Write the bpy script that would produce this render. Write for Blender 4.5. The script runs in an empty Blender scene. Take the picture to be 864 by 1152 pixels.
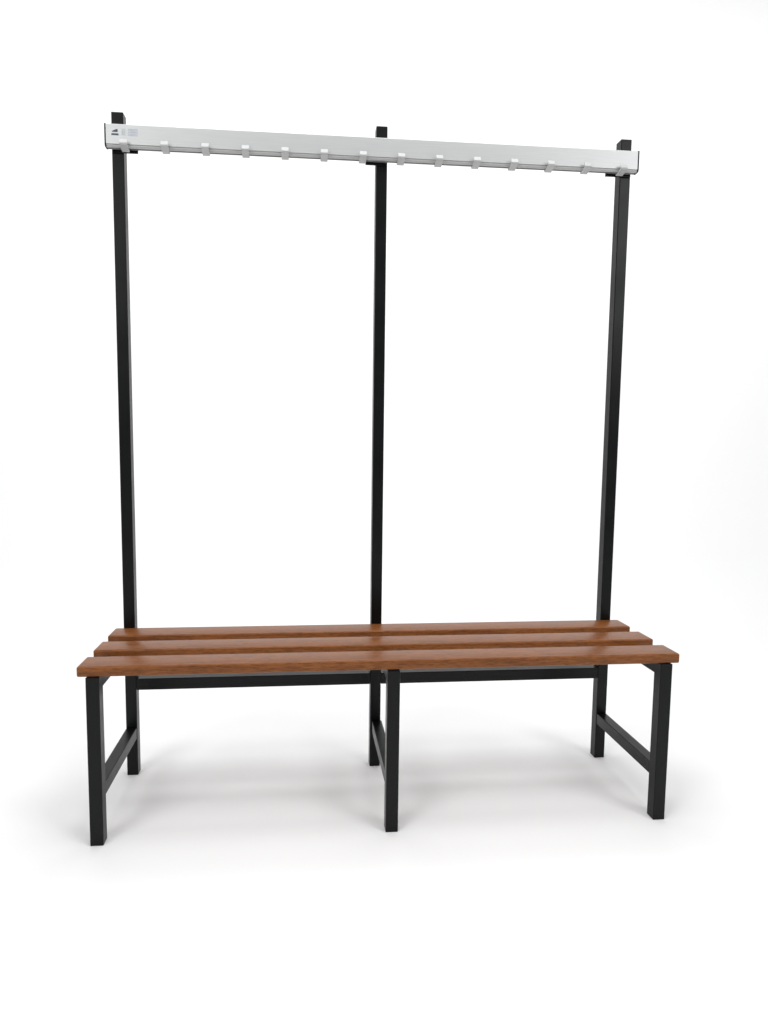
import bpy, bmesh, math, random
from mathutils import Vector, Matrix

random.seed(7)
scene = bpy.context.scene
col = scene.collection

# ------------------------------------------------------------------ helpers
def link(name, bm, mat, parent=None, smooth=False):
    me = bpy.data.meshes.new(name)
    bm.normal_update()
    bm.to_mesh(me)
    bm.free()
    if smooth:
        for p in me.polygons:
            p.use_smooth = True
    me.materials.append(mat)
    o = bpy.data.objects.new(name, me)
    col.objects.link(o)
    if parent:
        o.parent = parent
    return o


def box_bm(x0, x1, y0, y1, z0, z1, bevel=0.0, seg=2, bm=None):
    """A box, its edges rounded by `bevel`, added to bm."""
    b = bmesh.new()
    bmesh.ops.create_cube(b, size=1.0)
    for v in b.verts:
        v.co = Vector((x0 + (v.co.x + .5) * (x1 - x0),
                       y0 + (v.co.y + .5) * (y1 - y0),
                       z0 + (v.co.z + .5) * (z1 - z0)))
    if bevel > 0:
        bmesh.ops.bevel(b, geom=b.edges[:], offset=bevel, segments=seg, profile=.5, affect='EDGES')
    if bm is None:
        return b
    tmp = bpy.data.meshes.new('tmp')
    b.to_mesh(tmp)
    b.free()
    bm.from_mesh(tmp)
    bpy.data.meshes.remove(tmp)
    return bm


def extrude_x(profile, x0, x1, bevel=0.0):
    """Closed (y, z) outline swept along x, ends capped."""
    bm = bmesh.new()
    a = [bm.verts.new((x0, y, z)) for y, z in profile]
    b = [bm.verts.new((x1, y, z)) for y, z in profile]
    n = len(profile)
    for i in range(n):
        j = (i + 1) % n
        bm.faces.new((a[i], a[j], b[j], b[i]))
    bm.faces.new(a[::-1])
    bm.faces.new(b)
    bmesh.ops.recalc_face_normals(bm, faces=bm.faces[:])
    if bevel > 0:
        bmesh.ops.bevel(bm, geom=bm.edges[:], offset=bevel, segments=2, profile=.5, affect='EDGES')
    return bm


# ---------------------------------------------------------------- materials
def new_mat(name):
    m = bpy.data.materials.new(name)
    m.use_nodes = True
    nt = m.node_tree
    b = nt.nodes['Principled BSDF']
    return m, nt, b


def noise(nt, vec, scale, detail=3.0, rough=.55):
    n = nt.nodes.new('ShaderNodeTexNoise')
    n.inputs['Scale'].default_value = scale
    n.inputs['Detail'].default_value = detail
    n.inputs['Roughness'].default_value = rough
    nt.links.new(vec, n.inputs['Vector'])
    return n


def ramp(nt, fac, stops):
    r = nt.nodes.new('ShaderNodeValToRGB')
    e = r.color_ramp.elements
    while len(e) < len(stops):
        e.new(.5)
    for k, (p, c) in enumerate(stops):
        e[k].position = p
        e[k].color = (*c, 1) if len(c) == 3 else c
    nt.links.new(fac, r.inputs['Fac'])
    return r


def bump(nt, height, strength, dist, bsdf):
    b = nt.nodes.new('ShaderNodeBump')
    b.inputs['Strength'].default_value = strength
    b.inputs['Distance'].default_value = dist
    nt.links.new(height, b.inputs['Height'])
    nt.links.new(b.outputs['Normal'], bsdf.inputs['Normal'])
    return b


def black_powder_coat():
    m, nt, b = new_mat('black_powder_coat')
    tc = nt.nodes.new('ShaderNodeTexCoord')
    n = noise(nt, tc.outputs['Object'], 1400, 2)
    n2 = noise(nt, tc.outputs['Object'], 9, 3)
    c = ramp(nt, n2.outputs['Fac'], [(.3, (.0028, .0031, .0034)), (.7, (.0044, .0048, .0052))])
    nt.links.new(c.outputs['Color'], b.inputs['Base Color'])
    r = ramp(nt, n2.outputs['Fac'], [(.3, (.27,) * 3), (.7, (.37,) * 3)])
    nt.links.new(r.outputs['Color'], b.inputs['Roughness'])
    b.inputs['Specular IOR Level'].default_value = .19
    bump(nt, n.outputs['Fac'], .12, .0006, b)
    return m


def anodised_aluminium():
    m, nt, b = new_mat('anodised_aluminium')
    tc = nt.nodes.new('ShaderNodeTexCoord')
    mp = nt.nodes.new('ShaderNodeMapping')
    mp.inputs['Scale'].default_value = (1.0, 60, 60)
    nt.links.new(tc.outputs['Object'], mp.inputs['Vector'])
    n = noise(nt, mp.outputs['Vector'], 12, 4, .7)
    g = noise(nt, tc.outputs['Object'], 900, 2)
    c = ramp(nt, n.outputs['Fac'], [(.3, (.485, .495, .495)), (.7, (.54, .55, .55))])
    nt.links.new(c.outputs['Color'], b.inputs['Base Color'])
    b.inputs['Metallic'].default_value = .6
    r = ramp(nt, g.outputs['Fac'], [(.3, (.40,) * 3), (.7, (.52,) * 3)])
    nt.links.new(r.outputs['Color'], b.inputs['Roughness'])
    bump(nt, g.outputs['Fac'], .08, .0005, b)
    return m


def lacquered_wood():
    m, nt, b = new_mat('lacquered_hardwood')
    tc = nt.nodes.new('ShaderNodeTexCoord')
    oi = nt.nodes.new('ShaderNodeObjectInfo')
    off = nt.nodes.new('ShaderNodeVectorMath')
    off.operation = 'MULTIPLY_ADD'
    nt.links.new(oi.outputs['Random'], off.inputs[0])
    off.inputs[1].default_value = (9.0, 4.0, 6.0)
    nt.links.new(tc.outputs['Object'], off.inputs[2])
    # long, slightly wandering grain
    mp = nt.nodes.new('ShaderNodeMapping')
    mp.inputs['Scale'].default_value = (1.3, 26, 26)
    nt.links.new(off.outputs['Vector'], mp.inputs['Vector'])
    wob = noise(nt, off.outputs['Vector'], 5, 2)
    add = nt.nodes.new('ShaderNodeVectorMath')
    add.operation = 'MULTIPLY_ADD'
    nt.links.new(wob.outputs['Color'], add.inputs[0])
    add.inputs[1].default_value = (0, .9, .9)
    nt.links.new(mp.outputs['Vector'], add.inputs[2])
    grain = noise(nt, add.outputs['Vector'], 3.2, 6, .62)
    c = ramp(nt, grain.outputs['Fac'], [(.28, WOOD_DARK), (.5, WOOD_MID), (.74, WOOD_LIGHT)])
    # short dark pores
    mp2 = nt.nodes.new('ShaderNodeMapping')
    mp2.inputs['Scale'].default_value = (60, 620, 620)
    nt.links.new(off.outputs['Vector'], mp2.inputs['Vector'])
    pores = noise(nt, mp2.outputs['Vector'], 1.0, 2, .5)
    pr = ramp(nt, pores.outputs['Fac'], [(.34, (.62,) * 3), (.47, (1.0,) * 3)])
    mp3 = nt.nodes.new('ShaderNodeMapping')
    mp3.inputs['Scale'].default_value = (34, 170, 240)
    nt.links.new(off.outputs['Vector'], mp3.inputs['Vector'])
    flecks = noise(nt, mp3.outputs['Vector'], 1.0, 3, .6)
    fr = ramp(nt, flecks.outputs['Fac'], [(.30, (.74, .71, .68)), (.52, (1.0, 1.0, 1.0)), (.72, (1.12, 1.11, 1.08))])
    fx = nt.nodes.new('ShaderNodeMix')
    fx.data_type = 'RGBA'
    fx.blend_type = 'MULTIPLY'
    fx.inputs['Factor'].default_value = 1
    nt.links.new(c.outputs['Color'], fx.inputs['A'])
    nt.links.new(fr.outputs['Color'], fx.inputs['B'])
    mx = nt.nodes.new('ShaderNodeMix')
    mx.data_type = 'RGBA'
    mx.blend_type = 'MULTIPLY'
    mx.inputs['Factor'].default_value = 1
    nt.links.new(fx.outputs['Result'], mx.inputs['A'])
    nt.links.new(pr.outputs['Color'], mx.inputs['B'])
    nt.links.new(mx.outputs['Result'], b.inputs['Base Color'])
    rr = ramp(nt, grain.outputs['Fac'], [(.3, (.30,) * 3), (.7, (.40,) * 3)])
    nt.links.new(rr.outputs['Color'], b.inputs['Roughness'])
    b.inputs['Specular IOR Level'].default_value = .24
    bump(nt, pr.outputs['Color'], .22, .0006, b)
    return m


WOOD_DARK = (.140, .046, .0120)
WOOD_MID = (.205, .069, .0175)
WOOD_LIGHT = (.262, .094, .0255)


def plain(name, c, rough, spec=.5, metallic=0.0, speck=0.04):
    m, nt, b = new_mat(name)
    tc = nt.nodes.new('ShaderNodeTexCoord')
    n = noise(nt, tc.outputs['Object'], 120, 3)
    lo = tuple(x * (1 - speck) for x in c)
    hi = tuple(min(1, x * (1 + speck)) for x in c)
    r = ramp(nt, n.outputs['Fac'], [(.3, lo), (.7, hi)])
    nt.links.new(r.outputs['Color'], b.inputs['Base Color'])
    b.inputs['Roughness'].default_value = rough
    b.inputs['Specular IOR Level'].default_value = spec
    b.inputs['Metallic'].default_value = metallic
    return m


BLACK = black_powder_coat()
ALU = anodised_aluminium()
WOOD = lacquered_wood()
HOOK = plain('pale_grey_hook_plastic', (.42, .425, .42), .4)
CAP = plain('dark_cap_plastic', (.012, .0125, .013), .5, .25)
PATCH = plain('pale_blue_grey_print', (.44, .47, .50), .5)
EDGE_SHADE = plain('painted_edge_shade', (.41, .41, .405), .5)  # shade under the rail face, put into the colour
INK = plain('dark_blue_grey_ink', (.045, .055, .075), .6)
INK_PALE = plain('pale_grey_ink', (.36, .38, .41), .6)
PAPER = plain('white_studio_paper', (.90, .90, .90), .9, .1, 0, .004)

# ------------------------------------------------------------ setting: sweep
def make_floor():
    """Seamless white studio sweep: the floor curves up into the wall behind."""
    prof = [(-7.0, 0.0)]
    y1, R, top = 3.2, 2.2, 6.0
    prof.append((-2.0, 0.0))
    for k in range(33):
        a = math.pi / 2 * k / 32
        prof.append((y1 + R * math.sin(a), R - R * math.cos(a)))
    prof.append((y1 + R, top))
    bm = bmesh.new()
    rows = []
    for x in (-8.0, 8.0):
        rows.append([bm.verts.new((x, y, z)) for y, z in prof])
    for i in range(len(prof) - 1):
        bm.faces.new((rows[0][i], rows[1][i], rows[1][i + 1], rows[0][i + 1]))
    o = link('floor', bm, PAPER, None, True)
    o['kind'] = 'structure'
    o['label'] = 'seamless white studio floor curving up into a plain backdrop'
    o['category'] = 'floor'
    return o


make_floor()

# ------------------------------------------------------------- the bench
W, DP = .030, .0286                 # square tube section
Y_BACK = .3079                      # front face of the uprights
H = 1.7632
X_LEFT, X_MID, X_RIGHT = -.6922, -.0122, .6626
Z_SEAT, T_SEAT = .4223, .0238
Z_UNDER = Z_SEAT - T_SEAT

bench = bpy.data.objects.new('cloakroom_bench', None)
col.objects.link(bench)
bench.location = (0, 0, 0)
bench.empty_display_size = .2
bench['label'] = 'wooden slatted cloakroom bench with black metal legs and silver coat hook rail'
bench['category'] = 'bench'

BV = .0016
for xk, dxf in ((X_LEFT, 0.0), (X_MID, .004), (X_RIGHT, 0.0)):
    # upright running from the floor to above the hook rail, closed by a cap
    link('upright', box_bm(xk, xk + W, Y_BACK, Y_BACK + DP, 0.0, H, BV), BLACK, bench)
    link('front_leg', box_bm(xk + dxf, xk + dxf + W, 0.0, DP, 0.0, Z_UNDER - .0006, BV), BLACK, bench)
    # tube under the slats, from front leg to upright
    link('seat_support', box_bm(xk + dxf + .001, xk + dxf + W - .001, DP + .0004, Y_BACK - .0004,
                                Z_UNDER - .0316, Z_UNDER - .0008, BV), BLACK, bench)
    # low stretcher from front leg to upright
    link('stretcher', box_bm(xk + dxf + .001, xk + dxf + W - .001, DP + .0004, Y_BACK - .0004,
                             .1060, .1375, BV), BLACK, bench)

for xa, xb in ((X_LEFT + W, X_MID), (X_MID + W, X_RIGHT)):
    link('back_beam', box_bm(xa + .0003, xb - .0003, Y_BACK + .0006, Y_BACK + DP - .001, .2440, .2763, BV), BLACK, bench)

# three slats
SL = .7122
for y0, y1 in ((.0030, .0746), (.1174, .1890), (.2316, .3032)):
    bm = box_bm(-SL, SL, y0, y1, Z_UNDER, Z_SEAT, .0042, 4)
    link('seat_slat', bm, WOOD, bench, True)

# hook rail: aluminium extrusion with a rounded lower front edge
RY, RB = .2855, Y_BACK - .0042
Z1, ZC, ZB = 1.7232, 1.6748, 1.6690
def rail_profile(e=0.0):
    p = [(RB + e * .3, Z1 + e), (RY + .0012 - e, Z1 + e), (RY - e, Z1 - .0012 + e), (RY - e, ZC)]
    if e:                                     # end cap: solid, rounded lower front corner
        for k in range(1, 7):
            a = math.pi / 2 * k / 6
            p.append((RY + .0060 - (.0060 + e) * math.cos(a), ZC - (ZC - ZB + e) * math.sin(a)))
        p.append((RB + e * .3, ZB - e))
    else:                                     # face, inner wall and back lip of the open channel
        p[-1] = (RY, ZC + .0006)
        p += [(RY + .0006, ZC), (RY + .0026, ZC), (RY + .0026, ZB + .030),
              (RB - .0018, ZB + .030), (RB - .0018, ZB), (RB, ZB)]
    return p
RX = .7033
rail = link('hook_rail', extrude_x(rail_profile(), -RX + .0036, RX - .0036), ALU, bench)
for s in (-1, 1):
    xa, xb = sorted((s * (RX - .0034), s * RX))
    link('end_cap', extrude_x(rail_profile(.0008), xa, xb, .0003), CAP, rail)

# added strip; its dull grey stands in for shade on the rail's lower edge
tp = [(RY + .0014, ZC - .0008), (RY + .0018, ZC - .0034), (RY + .0046, ZB - .0004), (RY + .0090, ZB - .0004), (RY + .0090, ZB + .0016),
      (RY + .0060, ZB + .0020), (RY + .0040, ZC - .0008)]
link('edge_shade_strip', extrude_x(tp, -RX + .0037, RX - .0037), EDGE_SHADE, rail)

# flat fixing plates between rail and uprights, each reaching out to one side
for xa, xb in ((X_LEFT + .002, X_LEFT + W + .0360), (X_MID - .0285, X_MID + W - .002), (X_RIGHT - .0430, X_RIGHT + W - .002)):
    bm = box_bm(xa, xb, Y_BACK - .0038, Y_BACK - .0004, ZB - .0072, ZB + .036, .0005)
    link('bracket', bm, BLACK, bench)

# fourteen J hooks clipped under the rail, turned up in front of it
def hook_bm():
    t = .0032                                     # strip thickness
    y0 = RY - .0155                               # front of the tip
    base = [(RY + .0150, ZB + .0020), (RY + .0150, ZB - .0060), (RY + .0138, ZB - .0072), (RY + .0125, ZB - .0074),
            (y0 + .0030, ZB - .0014), (y0 + .0008, ZB + .0006), (y0, ZB + .0030), (y0 + .0058, ZB + .0138)]
    inner = [(y0 + .0070, ZB + .0144), (y0 + .0086, ZB + .0134), (y0 + .0036, ZB + .0046), (y0 + .0046, ZB + .0022),
             (RY + .0118, ZB - .0034), (RY + .0122, ZB + .0020)]
    hw = .0092
    bm = extrude_x(base + inner, -hw, hw, 0.0)
    bmesh.ops.bevel(bm, geom=bm.edges[:], offset=.0005, segments=2, profile=.5, affect='EDGES')
    return bm

N = 14
XA, XB = -.6545, .6555
first = link('hook', hook_bm(), HOOK, rail)
first.location = (XA, 0, 0)
for k in range(1, N):
    c = first.copy()
    col.objects.link(c)
    c.parent = rail
    c.location = (XA + (XB - XA) * k / (N - 1), 0, 0)

# printing at the left end of the rail: wedge emblem over a word bar, a column
# of small marks, and a framed stamp; all too small to be legible in the photo
def printed(name, rects, mat, wedge=None):
    bm = bmesh.new()
    for x0, x1, z0, z1 in rects:
        box_bm(x0, x1, RY - .00025, RY + .0004, z0, z1, 0, 1, bm)
    if wedge:
        p = [bm.verts.new((x, RY - .00025, z)) for x, z in wedge]
        q = [bm.verts.new((x, RY + .0004, z)) for x, z in wedge]
        n = len(p)
        bm.faces.new(p)
        bm.faces.new(q[::-1])
        for i in range(n):
            bm.faces.new((p[i], q[i], q[(i + 1) % n], p[(i + 1) % n]))
        bmesh.ops.recalc_face_normals(bm, faces=bm.faces[:])
    return link(name, bm, mat, rail)

bar = []
x = -.6858
for w in (.0022, .0016, .0024, .0013, .0022, .0020, .0018, .0016):
    bar.append((x, x + w, 1.6954, 1.7002))
    x += w + .0003
printed('emblem', bar, INK, [(-.6850, 1.7052), (-.6842, 1.7036), (-.6704, 1.7034), (-.6704, 1.7104), (-.6752, 1.7100)])
g = []
for k, z in enumerate((1.7085, 1.7052, 1.7019, 1.6980)):
    g.append((-.6602, -.6572, z, z + .0021))
    g.append((-.6556, -.6522 - .0008 * (k % 2), z, z + .0016))
printed('printed_mark', g, INK_PALE)
st = bmesh.new()
for x0, x1, z0, z1 in ((-.6450, -.6212, 1.6952, 1.7126), (-.6612, -.6514, 1.6958, 1.7120)):
    box_bm(x0, x1, RY - .00012, RY + .0004, z0, z1, 0, 1, st)
link('printed_patch', st, PATCH, rail)
xa, xb, za, zb = -.6440, -.6222, 1.6960, 1.7118
t = .0007
fr = [(xa, xb, zb - t, zb), (xa, xb, za, za + t), (xa, xa + t, za + t, zb - t), (xb - t, xb, za + t, zb - t)]
for x0, x1, z0, z1 in ((-.6405, -.6375, 1.7035, 1.7055), (-.6370, -.6335, 1.7030, 1.7066), (-.6330, -.6300, 1.7036, 1.7060),
                       (-.6295, -.6255, 1.7034, 1.7054), (-.6400, -.6270, 1.6990, 1.6998), (-.6385, -.6290, 1.7086, 1.7092)):
    fr.append((x0, x1, z0, z1))
printed('printed_mark', fr, INK_PALE)

# --------------------------------------------------------------- camera
cam = bpy.data.cameras.new('camera')
co = bpy.data.objects.new('camera', cam)
col.objects.link(co)
f, px, py = 695.3902, 398.5186, 561.9394
cam.sensor_fit = 'VERTICAL'
cam.sensor_height = 36.0
cam.sensor_width = 27.0
cam.lens = f * 36.0 / 1152
cam.shift_x = (432 - px) / 1152
cam.shift_y = -(576 - py) / 1152
yaw, pit, rol = .088, .0871, .0083
fwd = Vector((math.sin(yaw) * math.cos(pit), math.cos(yaw) * math.cos(pit), -math.sin(pit)))
right = Vector((math.cos(yaw), -math.sin(yaw), 0))
up = right.cross(fwd)
r2 = right * math.cos(rol) + up * math.sin(rol)
u2 = up * math.cos(rol) - right * math.sin(rol)
M = Matrix((r2, u2, -fwd)).transposed().to_4x4()
M.translation = Vector((.1409 - .3537, -1.3916, .9221))
co.matrix_world = M
cam.clip_start = .02
cam.clip_end = 200
scene.camera = co

# --------------------------------------------------------------- lighting
world = bpy.data.worlds.new('World')
scene.world = world
world.use_nodes = True
bg = world.node_tree.nodes['Background']
bg.inputs['Color'].default_value = (.985, .99, 1.0, 1)
bg.inputs['Strength'].default_value = .34

def area(name, loc, target, sx, sy, power, color=(1, 1, 1)):
    l = bpy.data.lights.new(name, 'AREA')
    l.shape = 'RECTANGLE'
    l.size, l.size_y = sx, sy
    l.energy = power
    l.color = color
    o = bpy.data.objects.new(name, l)
    col.objects.link(o)
    o.location = loc
    o.rotation_euler = (Vector(target) - Vector(loc)).to_track_quat('-Z', 'Y').to_euler()
    return o

area('softbox_overhead', (0, -.05, 3.3), (0, .05, 0), 2.6, 2.5, 79)
area('softbox_key', (-2.3, -2.2, 2.5), (0, .2, 1.5), 1.3, 1.5, 36)
area('softbox_fill', (2.5, -2.2, 2.5), (0, .2, 1.5), 1.3, 1.5, 34)
area('added_backdrop_light', (1.2, 1.3, 4.5), (1.2, 5.4, 3.5), 16.0, 2.0, 372)  # added lamp, out of view, to make the wall evenly white

scene.view_settings.view_transform = 'Standard'
scene.view_settings.look = 'None'
scene.view_settings.exposure = 0.0
scene.view_settings.gamma = 1.0
scene.view_settings.use_curve_mapping = False
scene.render.engine = 'CYCLES'
scene.cycles.max_bounces = 10
scene.cycles.diffuse_bounces = 6
scene.cycles.use_denoising = True
